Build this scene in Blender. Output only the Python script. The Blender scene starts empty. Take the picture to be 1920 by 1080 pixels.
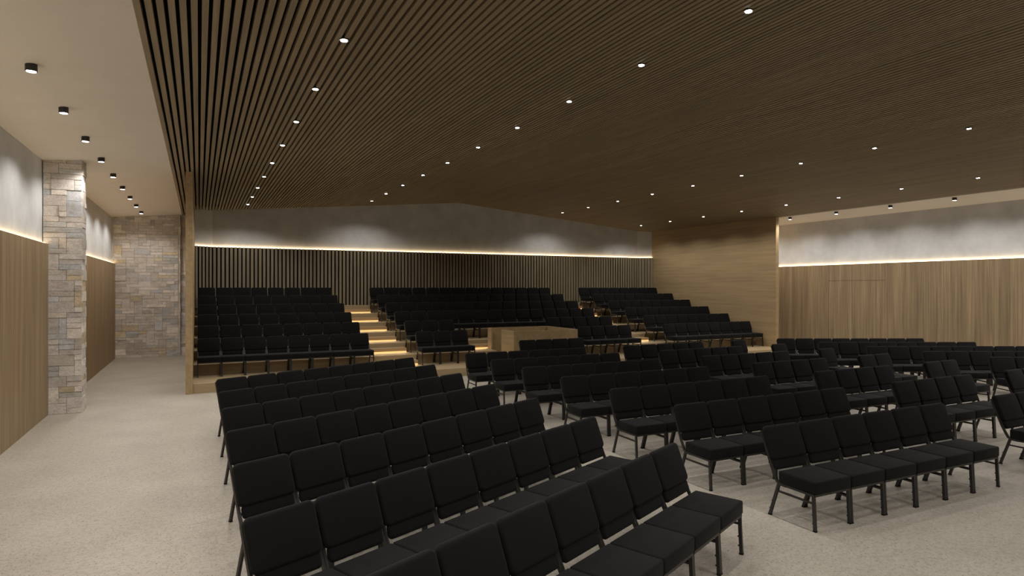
import bpy, bmesh, math, random
from mathutils import Vector, Matrix
random.seed(7)
C = bpy.context.scene.collection
PI = math.pi

# ------------------------------------------------------------------ helpers
def bx(bm, x0, x1, y0, y1, z0, z1):
    vs = [bm.verts.new(p) for p in ((x0,y0,z0),(x1,y0,z0),(x1,y1,z0),(x0,y1,z0),(x0,y0,z1),(x1,y0,z1),(x1,y1,z1),(x0,y1,z1))]
    fs = [bm.faces.new([vs[i] for i in q]) for q in ((3,2,1,0),(4,5,6,7),(0,1,5,4),(1,2,6,5),(2,3,7,6),(3,0,4,7))]
    return vs, fs

def rounded_box(bm, x0, x1, y0, y1, z0, z1, r, seg=3):
    t = bmesh.new(); bx(t, x0, x1, y0, y1, z0, z1)
    bmesh.ops.bevel(t, geom=list(t.edges), offset=r, segments=seg, profile=0.5, affect='EDGES')
    m = bpy.data.meshes.new('tmp'); t.to_mesh(m); t.free(); bm.from_mesh(m); bpy.data.meshes.remove(m)

def cushion(bm, hw, y0, y1, z0, z1, rc, re):
    t = bmesh.new(); bx(t, -hw, hw, y0, y1, z0, z1)
    bmesh.ops.bevel(t, geom=[e for e in t.edges if abs(e.verts[0].co.y-e.verts[1].co.y) > .01], offset=rc, segments=5, profile=0.5, affect='EDGES')
    bmesh.ops.bevel(t, geom=[e for e in t.edges if abs(e.verts[0].co.y-e.verts[1].co.y) < 1e-4], offset=re, segments=3, profile=0.5, affect='EDGES', clamp_overlap=True)
    m = bpy.data.meshes.new('tmp'); t.to_mesh(m); t.free(); bm.from_mesh(m); bpy.data.meshes.remove(m)

def tube(bm, pts, w, h=None, xdir=Vector((1,0,0))):
    """rectangular tube swept along pts; w across xdir, h across the other side"""
    h = h or w
    rings = []
    n = len(pts)
    for i, p in enumerate(pts):
        p = Vector(p)
        a = Vector(pts[max(i-1,0)]); b = Vector(pts[min(i+1,n-1)])
        t = (b-a).normalized()
        u = (xdir - t*xdir.dot(t)).normalized(); v = t.cross(u)
        rings.append([bm.verts.new(p + u*(sx*w/2) + v*(sy*h/2)) for sx, sy in ((-1,-1),(1,-1),(1,1),(-1,1))])
    for a, b in zip(rings, rings[1:]):
        for i in range(4):
            bm.faces.new((a[i], a[(i+1)%4], b[(i+1)%4], b[i]))
    bm.faces.new(rings[0][::-1]); bm.faces.new(rings[-1])

def cyl(bm, x, y, z0, z1, r0, r1=None, n=24, cap0=True, cap1=True):
    r1 = r0 if r1 is None else r1
    a = [bm.verts.new((x+r0*math.cos(2*PI*i/n), y+r0*math.sin(2*PI*i/n), z0)) for i in range(n)]
    b = [bm.verts.new((x+r1*math.cos(2*PI*i/n), y+r1*math.sin(2*PI*i/n), z1)) for i in range(n)]
    for i in range(n): bm.faces.new((a[i], a[(i+1)%n], b[(i+1)%n], b[i]))
    if cap0: bm.faces.new(a[::-1])
    if cap1: bm.faces.new(b)

def obj(name, bm, mat, parent=None, smooth=False):
    bmesh.ops.recalc_face_normals(bm, faces=list(bm.faces))
    me = bpy.data.meshes.new(name); bm.to_mesh(me); bm.free()
    if smooth:
        for p in me.polygons: p.use_smooth = True
    me.materials.append(mat)
    o = bpy.data.objects.new(name, me); C.objects.link(o)
    if parent is not None: o.parent = parent
    return o

def box_obj(name, mat, dims, parent=None):
    bm = bmesh.new(); bx(bm, *dims); return obj(name, bm, mat, parent)

def struct(name, bm, mat):
    o = obj(name, bm, mat); o['kind'] = 'structure'; return o

def tag(o, label, cat, group=None):
    o['label'] = label; o['category'] = cat
    if group: o['group'] = group
    return o

def empty(name, loc, label, cat, group=None, rz=0):
    o = bpy.data.objects.new(name, None); C.objects.link(o); o.location = loc; o.rotation_euler = (0,0,rz)
    o.empty_display_size = .2
    return tag(o, label, cat, group)

# ------------------------------------------------------------------ materials
def mat(name, col, rough=.6, spec=.3, metal=0):
    m = bpy.data.materials.new(name); m.use_nodes = True
    b = m.node_tree.nodes['Principled BSDF']
    b.inputs['Base Color'].default_value = (*col, 1); b.inputs['Roughness'].default_value = rough
    b.inputs['Specular IOR Level'].default_value = spec; b.inputs['Metallic'].default_value = metal
    return m
def N(m, t, **kw):
    n = m.node_tree.nodes.new(t)
    for k, v in kw.items(): setattr(n, k, v)
    return n
def L(m, a, b): m.node_tree.links.new(a, b)
def bsdf(m): return m.node_tree.nodes['Principled BSDF']
def coords(m, scale):
    tc = N(m, 'ShaderNodeTexCoord'); mp = N(m, 'ShaderNodeMapping'); mp.inputs['Scale'].default_value = scale
    L(m, tc.outputs['Object'], mp.inputs['Vector']); return mp.outputs['Vector']
def noise(m, vec, scale=1, detail=4, rough=.55):
    n = N(m, 'ShaderNodeTexNoise'); n.inputs['Scale'].default_value = scale; n.inputs['Detail'].default_value = detail
    n.inputs['Roughness'].default_value = rough
    L(m, vec, n.inputs['Vector']); return n.outputs['Fac']
def ramp(m, fac, stops):
    r = N(m, 'ShaderNodeValToRGB'); el = r.color_ramp.elements
    while len(el) < len(stops): el.new(.5)
    for e, (p, c) in zip(el, stops): e.position = p; e.color = (*c, 1)
    L(m, fac, r.inputs['Fac']); return r.outputs['Color']
def mix(m, a, b, fac, mode='MIX'):
    x = N(m, 'ShaderNodeMix', data_type='RGBA', blend_type=mode)
    if isinstance(fac, float): x.inputs[0].default_value = fac
    else: L(m, fac, x.inputs[0])
    L(m, a, x.inputs[6])
    if isinstance(b, tuple): x.inputs[7].default_value = (*b, 1)
    else: L(m, b, x.inputs[7])
    return x.outputs[2]
def bump(m, fac, strength=.2, dist=.01):
    b = N(m, 'ShaderNodeBump'); b.inputs['Strength'].default_value = strength; b.inputs['Distance'].default_value = dist
    L(m, fac, b.inputs['Height']); L(m, b.outputs['Normal'], bsdf(m).inputs['Normal'])
def emit(name, col, s):
    m = bpy.data.materials.new(name); m.use_nodes = True; nt = m.node_tree; nt.nodes.clear()
    e = nt.nodes.new('ShaderNodeEmission'); o = nt.nodes.new('ShaderNodeOutputMaterial')
    e.inputs['Color'].default_value = (*col, 1); e.inputs['Strength'].default_value = s
    nt.links.new(e.outputs[0], o.inputs['Surface']); return m
def sc(c, k): return tuple(x*k for x in c)

def wood(name, base, axis, contrast=.35, rough=.5, fine=28):
    """wood with grain stretched along one axis (0 x, 1 y, 2 z)"""
    m = mat(name, base, rough, .3)
    s = [fine]*3; s[axis] = .6
    v = coords(m, tuple(s)); n1 = noise(m, v, 1, 5)
    s2 = [6.5]*3; s2[axis] = .25
    n2 = noise(m, coords(m, tuple(s2)), 1, 3)
    a = ramp(m, n1, [(.3, sc(base, 1-contrast)), (.7, sc(base, 1+contrast*.6))])
    b = ramp(m, n2, [(.3, (1-contrast*.7,)*3), (.7, (1.1, 1.08, 1.05))])
    L(m, mix(m, a, b, 1.0, 'MULTIPLY'), bsdf(m).inputs['Base Color'])
    bump(m, n1, .08, .004)
    return m

M = {}
# speckled pale floor
m = mat('terrazzo_floor', (.4,.38,.33), .5, .35)
v = coords(m, (1,1,1))
big = ramp(m, noise(m, v, 1.1, 3), [(.3,(.41,.375,.32)),(.7,(.49,.45,.39))])
sp = ramp(m, noise(m, coords(m,(1,.75,1)), 58, 2, .6), [(.30,(.42,.38,.34)),(.41,(.96,.96,.95)),(.62,(1,1,1)),(.74,(1.14,1.13,1.1))])
sp2 = ramp(m, noise(m, v, 19, 3, .7), [(.36,(.80,.79,.77)),(.55,(1,1,1))])
c = mix(m, mix(m, big, sp, 1.0, 'MULTIPLY'), sp2, .8, 'MULTIPLY')
L(m, c, bsdf(m).inputs['Base Color']); M['floor'] = m
# plaster
def plaster(name, a, b):
    m = mat(name, a, .85, .15)
    v = coords(m, (1,1,1))
    n = noise(m, v, 1.6, 6, .6)
    L(m, ramp(m, n, [(.3, a), (.7, b)]), bsdf(m).inputs['Base Color'])
    bump(m, noise(m, v, 30, 3), .06, .004); return m
M['plaster'] = plaster('grey_concrete_plaster', (.545,.555,.56), (.69,.70,.705))
M['ceil'] = plaster('warm_ceiling_paint', (.76,.71,.64), (.80,.75,.68))
# wall panelling: vertical planks with thin grooves
def panel(name, base, period, groove):
    m = wood(name, base, 2, .30, .55, 22)
    tc = N(m, 'ShaderNodeTexCoord'); sx = N(m, 'ShaderNodeSeparateXYZ'); L(m, tc.outputs['Object'], sx.inputs[0])
    mod = N(m, 'ShaderNodeMath', operation='PINGPONG'); L(m, sx.outputs['Y'], mod.inputs[0]); mod.inputs[1].default_value = period/2
    lt = N(m, 'ShaderNodeMath', operation='LESS_THAN'); L(m, mod.outputs[0], lt.inputs[0]); lt.inputs[1].default_value = groove
    fl = N(m, 'ShaderNodeMath', operation='SNAP'); L(m, sx.outputs['Y'], fl.inputs[0]); fl.inputs[1].default_value = period
    wn = N(m, 'ShaderNodeTexWhiteNoise', noise_dimensions='1D'); L(m, fl.outputs[0], wn.inputs['W'])
    old = bsdf(m).inputs['Base Color'].links[0].from_socket
    t = ramp(m, wn.outputs['Value'], [(0,(.94,.93,.92)),(1,(1.05,1.05,1.05))])
    c = mix(m, old, t, 1.0, 'MULTIPLY')
    L(m, mix(m, c, sc(base,.33), lt.outputs[0]), bsdf(m).inputs['Base Color'])
    return m
M['panel'] = panel('oak_wall_panelling', (.36,.265,.155), .105, .0028)
M['panel_r'] = panel('oak_wall_panelling_wide', (.30,.225,.135), .19, .0022)
M['slat'] = wood('ceiling_slat_wood', (.31,.25,.165), 1, .18, .55, 20)
M['slatwall'] = wood('wall_slat_wood', (.30,.25,.17), 2, .22, .5, 20)
M['dark'] = mat('dark_backing', (.008,.007,.006), .9, .1)
M['oak'] = wood('pale_oak_veneer', (.40,.295,.165), 1, .14, .5, 14)
M['oakx'] = wood('pale_oak_boards', (.42,.32,.19), 0, .14, .45, 14)
# stone: per-block tint attribute, veined
m = mat('split_stone', (.35,.32,.29), .85, .2)
at = N(m, 'ShaderNodeVertexColor', layer_name='tint')
v = coords(m, (1,1,1))
n1 = noise(m, coords(m,(5,5,12)), 1, 6, .65)
n2 = noise(m, v, 34, 5, .7)
c = mix(m, at.outputs['Color'], ramp(m, n1, [(.25,(1.1,1.02,.93)),(.5,(1.55,1.54,1.52)),(.75,(1.85,1.83,1.8))]), 1.0, 'MULTIPLY')
c = mix(m, c, ramp(m, n2, [(.3,(.75,.74,.73)),(.7,(1.1,1.1,1.1))]), 1.0, 'MULTIPLY')
L(m, c, bsdf(m).inputs['Base Color']); bump(m, n2, .5, .012); M['stone'] = m
# fabric
m = mat('black_fabric', (.0075,.0075,.0072), .9, .22)
v = coords(m, (1,1,1)); n = noise(m, v, 420, 2)
L(m, ramp(m, n, [(.3,(.0030,.0030,.0029)),(.7,(.0046,.0046,.0044))]), bsdf(m).inputs['Base Color'])
bsdf(m).inputs['Sheen Weight'].default_value = .04; bsdf(m).inputs['Sheen Roughness'].default_value = .5
bump(m, n, .15, .001); M['fabric'] = m
m = mat('charcoal_metal', (.030,.028,.026), .42, .5)
L(m, ramp(m, noise(m, coords(m,(1,1,1)), 60, 2), [(.3,(.014,.013,.0115)),(.7,(.021,.0195,.017))]), bsdf(m).inputs['Base Color']); M['metal'] = m
m = mat('rubber_foot', (.012,.012,.012), .8, .2); M['rubber'] = m
m = mat('lamp_housing', (.05,.048,.05), .3, .5, .6); M['housing'] = m
M['lens'] = emit('lamp_lens', (1.0,.97,.92), 22)
M['led'] = emit('warm_led', (1.0,.72,.40), 7.0)
M['led_step'] = emit('warm_step_led', (1.0,.58,.21), 1.3)

# ------------------------------------------------------------------ room
XL, XR, RX = -2.45, 19.8, 9.1
Y0, YF, YB = -5.0, 24.3, 23.15          # behind the camera, end of side aisles, back wall of the seating bay
def cz(x): return 5.635 - .088*abs(x-RX)
IL, IR = -.26, 18.44                    # outer faces of the two bay side walls
IL2, IR2 = -.12, 18.30                  # inner faces
FLY, FRY = 15.4, 16.0                   # their front ends
SX0, SX1 = -.52, 18.50                  # slatted part of the ceiling

bm = bmesh.new(); bx(bm, XL-.3, XR+.3, Y0-.3, YF+.6, -.2, 0); struct('floor', bm, M['floor'])

# plaster strips of the ceiling, following the slope, above both side aisles
def slope_slab(bm, x0, x1, y0, y1, dz0, dz1):
    vs = []
    for y in (y0, y1):
        for x, d in ((x0,dz0),(x1,dz0),(x1,dz1),(x0,dz1)): vs.append(bm.verts.new((x,y,cz(x)+d)))
    for q in ((0,1,2,3),(7,6,5,4),(0,4,5,1),(1,5,6,2),(2,6,7,3),(3,7,4,0)): bm.faces.new([vs[i] for i in q])
bm = bmesh.new(); slope_slab(bm, XL-.3, SX0, Y0-.2, YF+.5, 0, .2); slope_slab(bm, SX1, XR+.3, Y0-.2, YF+.5, 0, .2)
struct('ceiling', bm, M['ceil'])
bm = bmesh.new(); slope_slab(bm, SX0, RX, Y0-.2, YF+.5, .13, .3); slope_slab(bm, RX, SX1, Y0-.2, YF+.5, .13, .3)
struct('ceiling_backing', bm, M['dark'])
# ceiling slats, one surface pattern running the length of the hall
bm = bmesh.new(); p = .0908; w = .056; x = SX0
while x < SX1-.05:
    x1 = x+w
    if not (x < RX < x1): slope_slab(bm, x, x1, Y0, YF+.45 if x < IL-.08 else YB+.12, 0, .07)
    x += p
struct('ceiling_slats', bm, M['slat'])

# side walls: panelled wainscot standing proud of the plaster, light strip on its ledge
LZ, RZ, BZ = 3.10, 3.11, 3.665
PY0, PY1 = 14.05, 14.45                 # stone pillar
bm = bmesh.new(); bx(bm, XL-.3, XL-.09, Y0, YF+.3, 0, cz(XL)+.1); struct('wall_left', bm, M['plaster'])
bm = bmesh.new(); bx(bm, XL-.09, XL, Y0, PY0, 0, LZ); bx(bm, XL-.09, XL, PY1, YF, 0, LZ); struct('wall_left_panelling', bm, M['panel'])
bm = bmesh.new(); bx(bm, XR+.09, XR+.3, Y0, YF+.3, 0, cz(XR)+.1); struct('wall_right', bm, M['plaster'])
bm = bmesh.new()
DY0, DY1, DZ = 15.05, 13.02, 2.55       # flush door in the right wall: thin seams
g = .009
bx(bm, XR, XR+.09, Y0, DY1-g, 0, RZ); bx(bm, XR, XR+.09, DY0+g, YF, 0, RZ); bx(bm, XR, XR+.09, DY1-g, DY0+g, DZ+g, RZ)
struct('wall_right_panelling', bm, M['panel_r'])
bm = bmesh.new(); bx(bm, XR+.001, XR+.05, DY1, (DY0+DY1)/2-.003, .004, DZ); bx(bm, XR+.001, XR+.05, (DY0+DY1)/2+.003, DY0, .004, DZ)
struct('door_1', bm, M['panel_r'])
bm = bmesh.new(); bx(bm, XR+.055, XR+.088, DY1-.1, DY0+.1, 0, DZ+.1); struct('door_1_backing', bm, M['dark'])
bm = bmesh.new(); bx(bm, XL-.3, XR+.3, Y0-.3, Y0, 0, 5.8); struct('wall_front', bm, M['plaster'])

# back wall of the bay: plaster above, vertical slats below, slightly canted ends
def bay_pts(off=0):
    return [(IL2, YB-.40-off), (.40, YB-off), (17.8, YB-off), (IR2, YB-.40-off)]
def wall_along(bm, pts, t, z0, z1):
    for (xa,ya),(xb,yb) in zip(pts, pts[1:]):
        vs = [bm.verts.new(q) for q in ((xa,ya,z0),(xb,yb,z0),(xb,yb+t,z0),(xa,ya+t,z0),(xa,ya,z1),(xb,yb,z1),(xb,yb+t,z1),(xa,ya+t,z1))]
        for q in ((3,2,1,0),(4,5,6,7),(0,1,5,4),(1,2,6,5),(2,3,7,6),(3,0,4,7)): bm.faces.new([vs[i] for i in q])
bm = bmesh.new(); wall_along(bm, bay_pts(-.10), .15, 0, 5.75); struct('wall_back', bm, M['plaster'])
bm = bmesh.new(); wall_along(bm, bay_pts(-.055), .04, 0, BZ-.012); struct('wall_back_backing', bm, M['dark'])
bm = bmesh.new()
pts = bay_pts(0)
for (xa,ya),(xb,yb) in zip(pts, pts[1:]):
    d = math.hypot(xb-xa, yb-ya); n = max(1, round(d/.128)); ux, uy = (xb-xa)/d, (yb-ya)/d
    for i in range(n):
        c = (i+.5)*d/n; hw = .039
        cx, cy = xa+ux*c, ya+uy*c
        vs = [bm.verts.new((cx+ux*s*hw-uy*t*0, cy+uy*s*hw+(t*.054), z)) for z in (.2, BZ) for s, t in ((-1,0),(1,0),(1,1),(-1,1))]
        for q in ((3,2,1,0),(4,5,6,7),(0,1,5,4),(1,2,6,5),(2,3,7,6),(3,0,4,7)): bm.faces.new([vs[k] for k in q])
struct('wall_back_slats', bm, M['slatwall'])

# bay side walls in pale veneer
for nm, x0, x1, y0 in (('wall_bay_left', IL, IL2, FLY), ('wall_bay_right', IR2, IR, FRY)):
    bm = bmesh.new()
    vs = [bm.verts.new(q) for q in ((x0,y0,0),(x1,y0,0),(x1,YF,0),(x0,YF,0),(x0,y0,cz(x0)-.002),(x1,y0,cz(x1)-.002),(x1,YF,cz(x1)-.002),(x0,YF,cz(x0)-.002))]
    for q in ((3,2,1,0),(4,5,6,7),(0,1,5,4),(1,2,6,5),(2,3,7,6),(3,0,4,7)): bm.faces.new([vs[k] for k in q])
    struct(nm, bm, M['oak'])

# ---- stone cladding (random ashlar)
PAL = [(.44,.41,.38),(.39,.37,.35),(.50,.47,.44),(.36,.35,.34),(.42,.40,.38),(.47,.43,.38),(.38,.39,.41),(.43,.41,.39),(.53,.50,.47),(.40,.37,.35),(.46,.44,.42),(.41,.38,.34),(.37,.37,.37),(.45,.42,.40),(.48,.45,.41),(.43,.37,.27)]
def ashlar(W, H, cw=.12, ch=.098):
    nx, nz = max(1, round(W/cw)), round(H/ch); occ = [[False]*nx for _ in range(nz)]; out = []
    cw, ch = W/nx, H/nz
    for j in range(nz):
        for i in range(nx):
            if occ[j][i]: continue
            w, h = random.choice([(2,1),(3,1),(4,1),(2,2),(3,1),(3,2),(4,2),(1,1),(2,1),(3,1),(2,3),(5,1)])
            ww = 0
            while ww < w and i+ww < nx and not occ[j][i+ww]: ww += 1
            hh = 1
            while hh < h and j+hh < nz and all(not occ[j+hh][i+k] for k in range(ww)): hh += 1
            for a in range(hh):
                for b in range(ww): occ[j+a][i+b] = True
            out.append((i*cw, (i+ww)*cw, j*ch, (j+hh)*ch))
    return out
def stone_mesh(name, faces, parent=None):
    """faces: (origin, u dir, outward normal, width, height)"""
    bm = bmesh.new(); cl = bm.loops.layers.float_color.new('tint')
    for o, u, nrm, W, H in faces:
        o, u, nrm = Vector(o), Vector(u), Vector(nrm)
        for a, b, c0, c1 in ashlar(W, H):
            d = random.uniform(.004, .022); g = .0022
            col = random.choice(PAL); k = random.uniform(.85, 1.12)
            q = [o+u*x+Vector((0,0,z)) for x, z in ((a+g,c0+g),(b-g,c0+g),(b-g,c1-g),(a+g,c1-g))]
            lo = [bm.verts.new(p_-nrm*.03) for p_ in q]
            e = .003
            q2 = [o+u*x+Vector((0,0,z)) for x, z in ((a+g+e,c0+g+e),(b-g-e,c0+g+e),(b-g-e,c1-g-e),(a+g+e,c1-g-e))]
            md = [bm.verts.new(p_+nrm*(d-.003)) for p_ in q]
            hi = [bm.verts.new(p_+nrm*(d+random.uniform(-.002,.002))) for p_ in q2]
            fs = [bm.faces.new(hi)]
            for A, B in ((lo,md),(md,hi)):
                for i in range(4): fs.append(bm.faces.new((A[i],A[(i+1)%4],B[(i+1)%4],B[i])))
            for f in fs:
                for l in f.loops: l[cl] = (*[min(1,v*k) for v in col], 1)
    return obj(name, bm, M['stone'], parent)
PX = -1.94
pil = stone_mesh('stone_pillar', [((XL-.08,PY0,0),(1,0,0),(0,-1,0),PX-XL+.08,cz(XL)+.06), ((PX,PY0,0),(0,1,0),(1,0,0),PY1-PY0,cz(PX)+.02),
                                  ((XL-.08,PY1,0),(1,0,0),(0,1,0),PX-XL+.08,cz(XL)+.06)])
tag(pil, 'pale split-stone pillar standing against the left panelled wall', 'pillar')
core = box_obj('core', M['dark'], (XL-.08, PX-.008, PY0+.008, PY1-.008, 0, cz(XL)-.005), pil)
o = stone_mesh('wall_far', [((XL-.05,YF,0),(1,0,0),(0,-1,0),1.87,cz(-1)+.02), ((-.58,YF,0),(0,1,0),(1,0,0),.16,cz(-.6)), ((-.58,YF+.14,0),(1,0,0),(0,-1,0),.32,cz(-.4)+.02)])
o['kind'] = 'structure'
bm = bmesh.new(); bx(bm, XL-.3, -.6, YF+.01, YF+.4, 0, 4.9); bx(bm, -.6, IL2, YF+.155, YF+.4, 0, 4.95); bx(bm, IL2, XR+.3, YF, YF+.4, 0, 5.75)
struct('wall_far_backing', bm, M['plaster'])

# ---- linear warm light strips on the wainscot ledges
def strip(label, dims_list):
    bm = bmesh.new()
    for d in dims_list: bx(bm, *d)
    tag(obj('light_strip', bm, M['led']), label, 'light')
strip('warm light strip along the left wall, nearer than the stone pillar', [(XL-.085, XL-.035, Y0+.02, PY0-.03, LZ+.001, LZ+.016)])
strip('warm light strip along the left wall between stone pillar and stone end wall', [(XL-.085, XL-.035, PY1+.03, YF-.03, LZ+.001, LZ+.016)])
strip('warm light strip above the wood panelling of the right wall', [(XR+.035, XR+.085, Y0+.02, YF-.02, RZ+.001, RZ+.016)])
bm = bmesh.new(); wall_along(bm, [(x+(.02 if i == 0 else -.02 if i == 3 else 0), y+.045) for i, (x, y) in enumerate(bay_pts(0))], .045, BZ+.001, BZ+.016)
tag(obj('light_strip', bm, M['led']), 'warm light strip above the dark slats of the back wall', 'light')

# ------------------------------------------------------------------ stepped seating platform
ZP, H1, RP = .205, .246, 1.067
RY = [17.03+RP*k for k in range(6)]           # riser behind row k
PF = 15.45
A1, A2, B1, B2 = 4.16, 5.38, 12.82, 14.12     # stair aisles
def floor_z(k): return ZP + H1*k
# tiers: each a board-clad step
for k in range(7):
    y0 = PF if k == 0 else RY[k-1]
    zl = floor_z(k-1) if k else .0
    bm = bmesh.new()
    if k == 1:      # cut out around the booth
        bx(bm, IL2+.002, 7.90, y0, 17.80, zl, floor_z(k)); bx(bm, 10.09, IR2-.002, y0, 17.80, zl, floor_z(k)); y0 = 17.80
    bx(bm, IL2+.002, IR2-.002, y0, YB-.42, zl, floor_z(k))
    # fill up to the straight part of the back wall
    bx(bm, .41, 17.79, YB-.42, YB-.003, zl, floor_z(k))
    struct('floor_tier', bm, M['oakx'])
for (xa, xb, lb) in ((A1+.02, A2-.0, 'left'), (B1+.0, B2-.02, 'right')):
    plat = empty('aisle_stairs', ((xa+xb)/2, RY[0], ZP), 'pale oak stairs with glowing treads in the %s aisle of the tiers' % lb, 'stairs')
    for k in range(6):
        z0 = floor_z(k)
        bm = bmesh.new(); bx(bm, xa, xb, RY[k]-.32, RY[k], z0+.036, z0+H1/2)
        bx(bm, xa, xb, RY[k]-.30, RY[k], z0, z0+.036)
        st = obj('stair_step', bm, M['oakx'], plat); st.location = -plat.location
        obj('step_light', (lambda b: (bx(b, xa+.01, xb-.01, RY[k]-.322, RY[k]-.301, z0+.002, z0+.034), b)[1])(bmesh.new()), M['led_step'], st)
bm = bmesh.new(); bx(bm, 6.98, 10.35, RY[0]+.0+RP*1-.30, RY[1], floor_z(1)+.036, floor_z(1)+H1/2); bx(bm, 6.98, 10.35, RY[1]-.28, RY[1], floor_z(1), floor_z(1)+.036)
st = tag(obj('stair_step', bm, M['oakx']), 'pale oak step with glowing underside left of and behind the booth', 'step')
bm = bmesh.new(); bx(bm, 6.99, 10.34, RY[1]-.302, RY[1]-.281, floor_z(1)+.002, floor_z(1)+.034); obj('step_light', bm, M['led_step'], st)

def glow(x0, x1, y, z):
    d = bpy.data.lights.new('step_glow', 'AREA'); d.shape = 'RECTANGLE'; d.size = x1-x0; d.size_y = .03; d.energy = 1.2*(x1-x0); d.color = (1,.62,.28)
    o = bpy.data.objects.new('step_glow', d); C.objects.link(o); o.location = ((x0+x1)/2, y-.012, z+.045); o.rotation_euler = (-math.radians(25),0,0)
for k in range(6):
    for xa, xb in ((A1+.04, A2-.02), (B1+.02, B2-.04)): glow(xa, xb, RY[k]-.324, floor_z(k))
glow(7.0, 7.88, RY[1]-.304, floor_z(1))

# ------------------------------------------------------------------ control booth
booth = empty('control_booth', (8.98, 16.9, ZP), 'low pale oak control booth enclosure in the middle of the front tiers', 'booth')
bX0, bX1, bY0, bY1, bt, bz = -1.04, 1.07, -.92, .95-.0, .05, 1.08-ZP
def bpart(n, *d):
    bm = bmesh.new(); bx(bm, *d); return obj(n, bm, M['oak'], booth)
bY1 = 17.78-16.9
bpart('front_panel', bX0, bX1, bY0, bY0+bt, 0, bz)
bpart('back_panel', bX0, bX1, bY1-bt, bY1, 0, bz)
bpart('side_panel', bX1-bt, bX1, bY0+bt, bY1-bt, 0, bz)
bpart('side_panel', bX0, bX0+bt, bY0+bt, bY0+.82, 0, bz)
bpart('side_panel', bX0, bX0+bt, bY1-.27, bY1-bt, 0, bz)
bpart('desk_top', bX0+bt, bX1-bt, bY0+bt, bY0+.66, .62, .66)

# ------------------------------------------------------------------ chair prototype (faces -y, back top at y=+.38, z=.89)
CW = .515
def chair_parts(root):
    hw = .245
    bm = bmesh.new()
    # seat cushion: rounded, waterfall front
    rounded_box(bm, -.253, .253, -.276, .158, .350, .472, .017, 3)
    for v in bm.verts:
        if v.co.z > .42:
            t = (v.co.y+.276)/.454
            v.co.z += .010*math.sin(PI*min(1,max(0,(v.co.x+.252)/.504))) * math.sin(PI*max(0,min(1,t))) - (.004 if v.co.y < -.255 else 0)
    obj('seat', bm, M['fabric'], root, True)
    # backrest: main cushion and lumbar roll, leaning back
    bm = bmesh.new()
    cushion(bm, .247, -.036, .030, .102, .448, .045, .026)
    cushion(bm, .228, -.020, .030, .008, .118, .032, .022)
    rot = Matrix.Rotation(-math.radians(20.5), 3, 'X')
    for v in bm.verts:
        c = rot @ v.co; v.co = c + Vector((0, .205, .455))
    obj('backrest', bm, M['fabric'], root, True)
    # back frame: two posts rising from the side rails, and a rear cross bar
    bm = bmesh.new()
    for s in (-1, 1):
        tube(bm, [(s*hw,.06,.342),(s*hw,.135,.345),(s*hw,.175,.365),(s*hw,.205,.42),(s*hw*.995,.245,.50),(s*hw*.985,.325,.70),(s*hw*.975,.375,.83)], .020, .026)
    tube(bm, [(-hw,.245,.50),(hw,.245,.50)], .02, .02, Vector((0,0,1)))
    obj('back_frame', bm, M['metal'], root)
    # seat frame
    bm = bmesh.new()
    for s in (-1, 1): tube(bm, [(s*hw,-.255,.338),(s*hw,.14,.345)], .022, .022)
    tube(bm, [(-hw,-.255,.338),(hw,-.255,.338)], .022, .022, Vector((0,0,1)))
    tube(bm, [(-hw,.12,.344),(hw,.12,.344)], .022, .022, Vector((0,0,1)))
    obj('seat_frame', bm, M['metal'], root)
    # four legs with ganging pins and dark feet
    for s in (-1, 1):
        for top, foot in (((s*hw,-.245,.345),(s*hw,-.262,.012)), ((s*hw,.150,.350),(s*hw,.262,.012))):
            bm = bmesh.new(); tube(bm, [foot, top], .024, .028)
            for t in (.18, .42):
                p = Vector(foot).lerp(Vector(top), t)
                bx(bm, p.x-.006, p.x+.006, p.y+.010, p.y+.026, p.z-.005, p.z+.005)
            lg = obj('leg', bm, M['metal'], root)
            bm = bmesh.new(); bx(bm, foot[0]-.014, foot[0]+.014, foot[1]-.016, foot[1]+.016, 0, .014)
            obj('foot_cap', bm, M['rubber'], lg)
        bm = bmesh.new(); tube(bm, [(s*hw,-.250,.262),(s*hw,.178,.268)], .016, .018)
        obj('stretcher', bm, M['metal'], root)

ORD = ['first','second','third','fourth','fifth','sixth','seventh','eighth','ninth','tenth','eleventh','twelfth','thirteenth','fourteenth']
spec = []     # (x, y, z, rot, label, group, key)
def add_row(x0, y0, ang, n, z, block, r, where, start=0, pitch=CW, total=None, side='from left'):
    ux, uy = math.cos(ang), math.sin(ang); bx_, by_ = -uy, ux
    for i in range(start, start+n):
        c = (i-start+.5)*pitch
        x = x0+ux*c-bx_*.38; y = y0+uy*c-by_*.38
        spec.append((x, y, z, ang, where, r, i-start, n, block))
A_ANG = math.atan2(1.70, 3.71)
for k in range(7): add_row(.22, 2.92+1.335*k, A_ANG, 8, 0, 'A', k, 'left floor block', pitch=.512)
for k in range(7): add_row(5.19, 4.74+1.357*k, 0, 6, 0, 'B', k, 'centre-left floor block', pitch=.5195)
for k in range(7): add_row(9.40, 4.74+1.357*k, 0, 4 if k < 4 else 5, 0, 'C', k, 'centre-right floor block', pitch=.515)
for k in range(7):
    if k < 4: add_row(12.47, 4.74+1.357*k, 0, 2, 0, 'E', k, 'short floor block between aisles', pitch=.515)
    else: add_row(12.99, 4.74+1.357*k, 0, 1, 0, 'E', k, 'short floor block between aisles', pitch=.515)
D_ANG = -math.radians(26.0)
for k in range(7): add_row(14.64, 12.80-1.342*(6-k), D_ANG, 8, 0, 'D', k, 'right floor block', pitch=.522)
add_row(7.80, 15.42, 0, 4, 0, 'F', 7, 'single row before the oak booth', pitch=.515)
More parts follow.
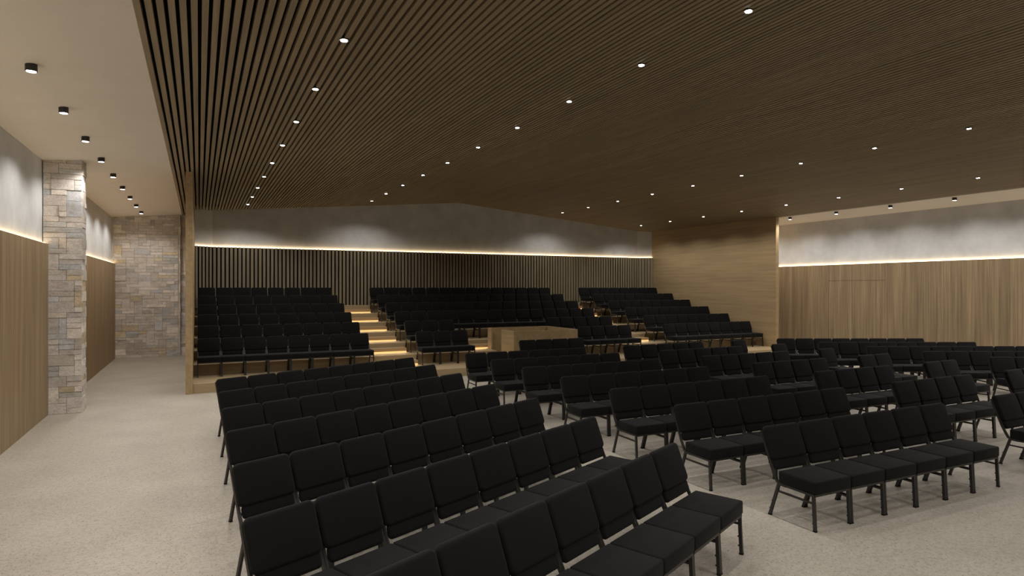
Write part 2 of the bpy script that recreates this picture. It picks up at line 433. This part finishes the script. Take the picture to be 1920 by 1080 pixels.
for k in range(6):
    y = 17.15+RP*k; z = floor_z(k)
    add_row(-.04, y, 0, 8, z, 'G', k, 'left tiered block', pitch=.52)
    add_row(14.16, y, 0, 8, z, 'J', k, 'right tiered block', pitch=.508)
    if k == 0:
        add_row(5.42, y, 0, 3, z, 'H', k, 'tiers left of the booth', pitch=.525)
        add_row(10.72, y, 0, 4, z, 'I', k, 'tiers right of the booth', pitch=.52)
    elif k == 1:
        add_row(5.42, y, 0, 3, z, 'H', k, 'tiers left of the booth', pitch=.525)
        add_row(10.20, y, 0, 5, z, 'I', k, 'tiers right of the booth', pitch=.52)
    else:
        add_row(5.42, y, 0, 14, z, 'K', k, 'middle tiered block', pitch=.5255)

# camera
f, H = 1190.0, 2.3
th = math.atan(587/f)
cam = bpy.data.cameras.new('camera'); co = bpy.data.objects.new('camera', cam); C.objects.link(co)
co.location = (0, 0, H); co.rotation_euler = (PI/2, 0, -th)
cam.sensor_width = 36; cam.lens = f/1920*36; cam.clip_start = .05; cam.clip_end = 200
bpy.context.scene.camera = co
def px(x, y, z):
    X = x*math.cos(th)-y*math.sin(th); d = x*math.sin(th)+y*math.cos(th)
    return (960+f*X/d, 540-f*(z-H)/d, d) if d > .3 else None
def in_frame(s, margin=0):
    x, y, z, a = s[:4]
    for dx in (-.25, .25):
        for dy in (-.27, .38):
            for h in (0, .45, .88):
                q = px(x+math.cos(a)*dx-math.sin(a)*dy, y+math.sin(a)*dx+math.cos(a)*dy, z+h)
                if q and -margin <= q[0] <= 1920+margin and -margin <= q[1] <= 1080+margin: return True
    return False
spec = [s for s in spec if in_frame(s)]

# beyond the 300 chairs that show largest, the rest (upper right tiers) is one object
STUFF = {('J',k,i) for k in (3,4,5) for i in range(8)} | {('J',2,i) for i in range(4,8)} | {('K',5,i) for i in range(7,14)} | {('K',4,12),('K',4,13)}
proto = None
ROWN = {'A':7,'B':7,'C':7,'E':7,'D':7}
def chair_label(s):
    where, r, i, n, b = s[4:9]
    if b == 'F': return 'black padded chair, %s from left, in the %s' % (ORD[i], where)
    pos = 'leftmost' if i == 0 and n > 1 else 'rightmost' if i == n-1 and n > 1 else 'only one' if n == 1 else '%s from left' % ORD[i]
    if b == 'A' and r == 0 and i < n-1: pos = '%s from right' % ORD[n-1-i]
    row = 'front row' if r == 0 else ('topmost row' if b in 'GKJ' and r == 5 else 'rearmost row' if r == 6 and b in 'ABCDE' else '%s row' % ORD[r])
    return 'black chair, %s in the %s of the %s' % (pos, row, where)
stuff_list = []
protos = []
for s in spec:
    x, y, z, a = s[:4]; key = (s[8], s[5], s[6])
    if key in STUFF: stuff_list.append(s); continue
    lab = chair_label(s); grp = 'chairs in the %s' % s[4]
    if proto is None:
        proto = empty('padded_chair', (x, y, z), lab, 'chair', grp, a); chair_parts(proto)
        kids = [(ch, list(ch.children)) for ch in proto.children]
    else:
        r = proto.copy(); C.objects.link(r); r.location = (x, y, z); r.rotation_euler = (0, 0, a)
        r['label'] = lab; r['group'] = grp
        for ch, gs in kids:
            c = ch.copy(); C.objects.link(c); c.parent = r
            for g_ in gs:
                d = g_.copy(); C.objects.link(d); d.parent = c
if stuff_list:
    bm = bmesh.new()
    mats = [M['fabric'], M['metal'], M['rubber']]
    allk = [c for c, _ in kids]+[g_ for _, gs in kids for g_ in gs]
    base = bmesh.new()
    for c in allk:
        n0 = len(base.faces); base.from_mesh(c.data); base.faces.ensure_lookup_table()
        mi = mats.index(c.data.materials[0])
        for fi in range(n0, len(base.faces)): base.faces[fi].material_index = mi
    bme = bpy.data.meshes.new('tmp'); base.to_mesh(bme); base.free()
    for s in stuff_list:
        mm = bme.copy(); mm.transform(Matrix.Translation((s[0],s[1],s[2])) @ Matrix.Rotation(s[3],4,'Z')); bm.from_mesh(mm); bpy.data.meshes.remove(mm)
    me = bpy.data.meshes.new('distant_chairs'); bm.to_mesh(me); bm.free()
    for m_ in mats: me.materials.append(m_)
    o = bpy.data.objects.new('distant_chairs', me); C.objects.link(o)
    o['kind'] = 'stuff'; tag(o, 'distant rows of black chairs high on the right-hand tiers', 'chairs')

# ------------------------------------------------------------------ ceiling spotlights
def spot(name, x, y, z, energy, size=136, blend=.55, col=(1,.95,.895), r=.045):
    d = bpy.data.lights.new(name, 'SPOT'); d.energy = energy; d.spot_size = math.radians(size); d.spot_blend = blend
    d.color = col; d.shadow_soft_size = r
    o = bpy.data.objects.new(name, d); C.objects.link(o); o.location = (x, y, z); return o
def lamp(proto_, x, y, kind, label, grp):
    z = cz(x)
    if kind in proto_:
        src = proto_[kind]; r = src.copy(); C.objects.link(r)
        for ch in src.children:
            c = ch.copy(); C.objects.link(c); c.parent = r
    else:
        r = empty('ceiling_spotlight', (x, y, z), label, 'light', grp); proto_[kind] = r
        bm = bmesh.new()
        if kind == 'surface':
            cyl(bm, 0, 0, -.078, .005, .056, n=28, cap0=False)
            cyl(bm, 0, 0, -.070, -.0698, .055, .055, n=28, cap0=True, cap1=False)
            ring = obj('housing', bm, M['housing'], r)
            bm = bmesh.new(); cyl(bm, 0, 0, -.0765, -.071, .045, .045, n=24); obj('lens', bm, M['lens'], r)
        else:
            cyl(bm, 0, 0, -.014, .02, .050, .050, n=28, cap0=False)
            obj('housing', bm, M['housing'], r)
            bm = bmesh.new(); cyl(bm, 0, 0, -.018, -.010, .036, .036, n=24); obj('lens', bm, M['lens'], r)
    r.location = (x, y, z); r['label'] = label; r['group'] = grp; r['category'] = 'light'
P = {}
E_MAIN, E_L, E_R = 96, 80, 100
ROWS = [(1.39, 'leftmost spotlight row of the slatted ceiling', 10), (5.33, 'second spotlight row of the slatted ceiling', 10),
        (12.94, 'third spotlight row of the slatted ceiling', 10), (16.80, 'rightmost spotlight row of the slatted ceiling', 10)]
def vis(x, y):
    q = px(x, y, cz(x)-.03); return q is not None and -8 < q[0] < 1928 and -8 < q[1] < 1088
def lamps(x, y_last, step, nmax, kind, where, grp, e, size, blend, ylow):
    ys = []
    y = y_last
    while y > ylow: ys.append(y); y -= step
    k = 0
    for y in ys:
        if vis(x, y):
            if kind == 'surface': lab = 'round surface spotlight, %s from far end, on the %s' % (ORD[k], where)
            else: lab = 'bright ceiling spotlight, %s from far end, %s' % (ORD[k], where)
            if k == 0: lab = lab.replace('first from far end', 'farthest one')
            lamp(P, x, y, kind, lab, grp); k += 1
        spot('spot_lamp', x, y, cz(x)-(.095 if kind == 'surface' else .035), e, size, blend)
for x, w, n in ROWS:
    lamps(x, 21.70, 1.853, n, 'recessed', w.replace(' spotlight row of the slatted ceiling', ' row on the slatted ceiling'), w, E_MAIN, 142, .6, -4)
lamps(-1.61, 22.85, 1.81, 9, 'surface', 'left aisle ceiling', 'surface spotlights over the left aisle', E_L, 146, .5, -4)
lamps(18.69, 22.97, 1.81, 9, 'surface', 'right aisle ceiling', 'surface spotlights over the right aisle', E_R, 150, .8, -4)

# ------------------------------------------------------------------ world and view
w = bpy.data.worlds.new('world'); bpy.context.scene.world = w; w.use_nodes = True
w.node_tree.nodes['Background'].inputs['Color'].default_value = (.9,.85,.75,1); w.node_tree.nodes['Background'].inputs['Strength'].default_value = .02
s = bpy.context.scene
s.view_settings.view_transform = 'Standard'; s.view_settings.look = 'None'; s.view_settings.exposure = 0
s.cycles.max_bounces = 8; s.cycles.diffuse_bounces = 6
s.cycles.use_denoising = True
s.cycles.sample_clamp_indirect = 4
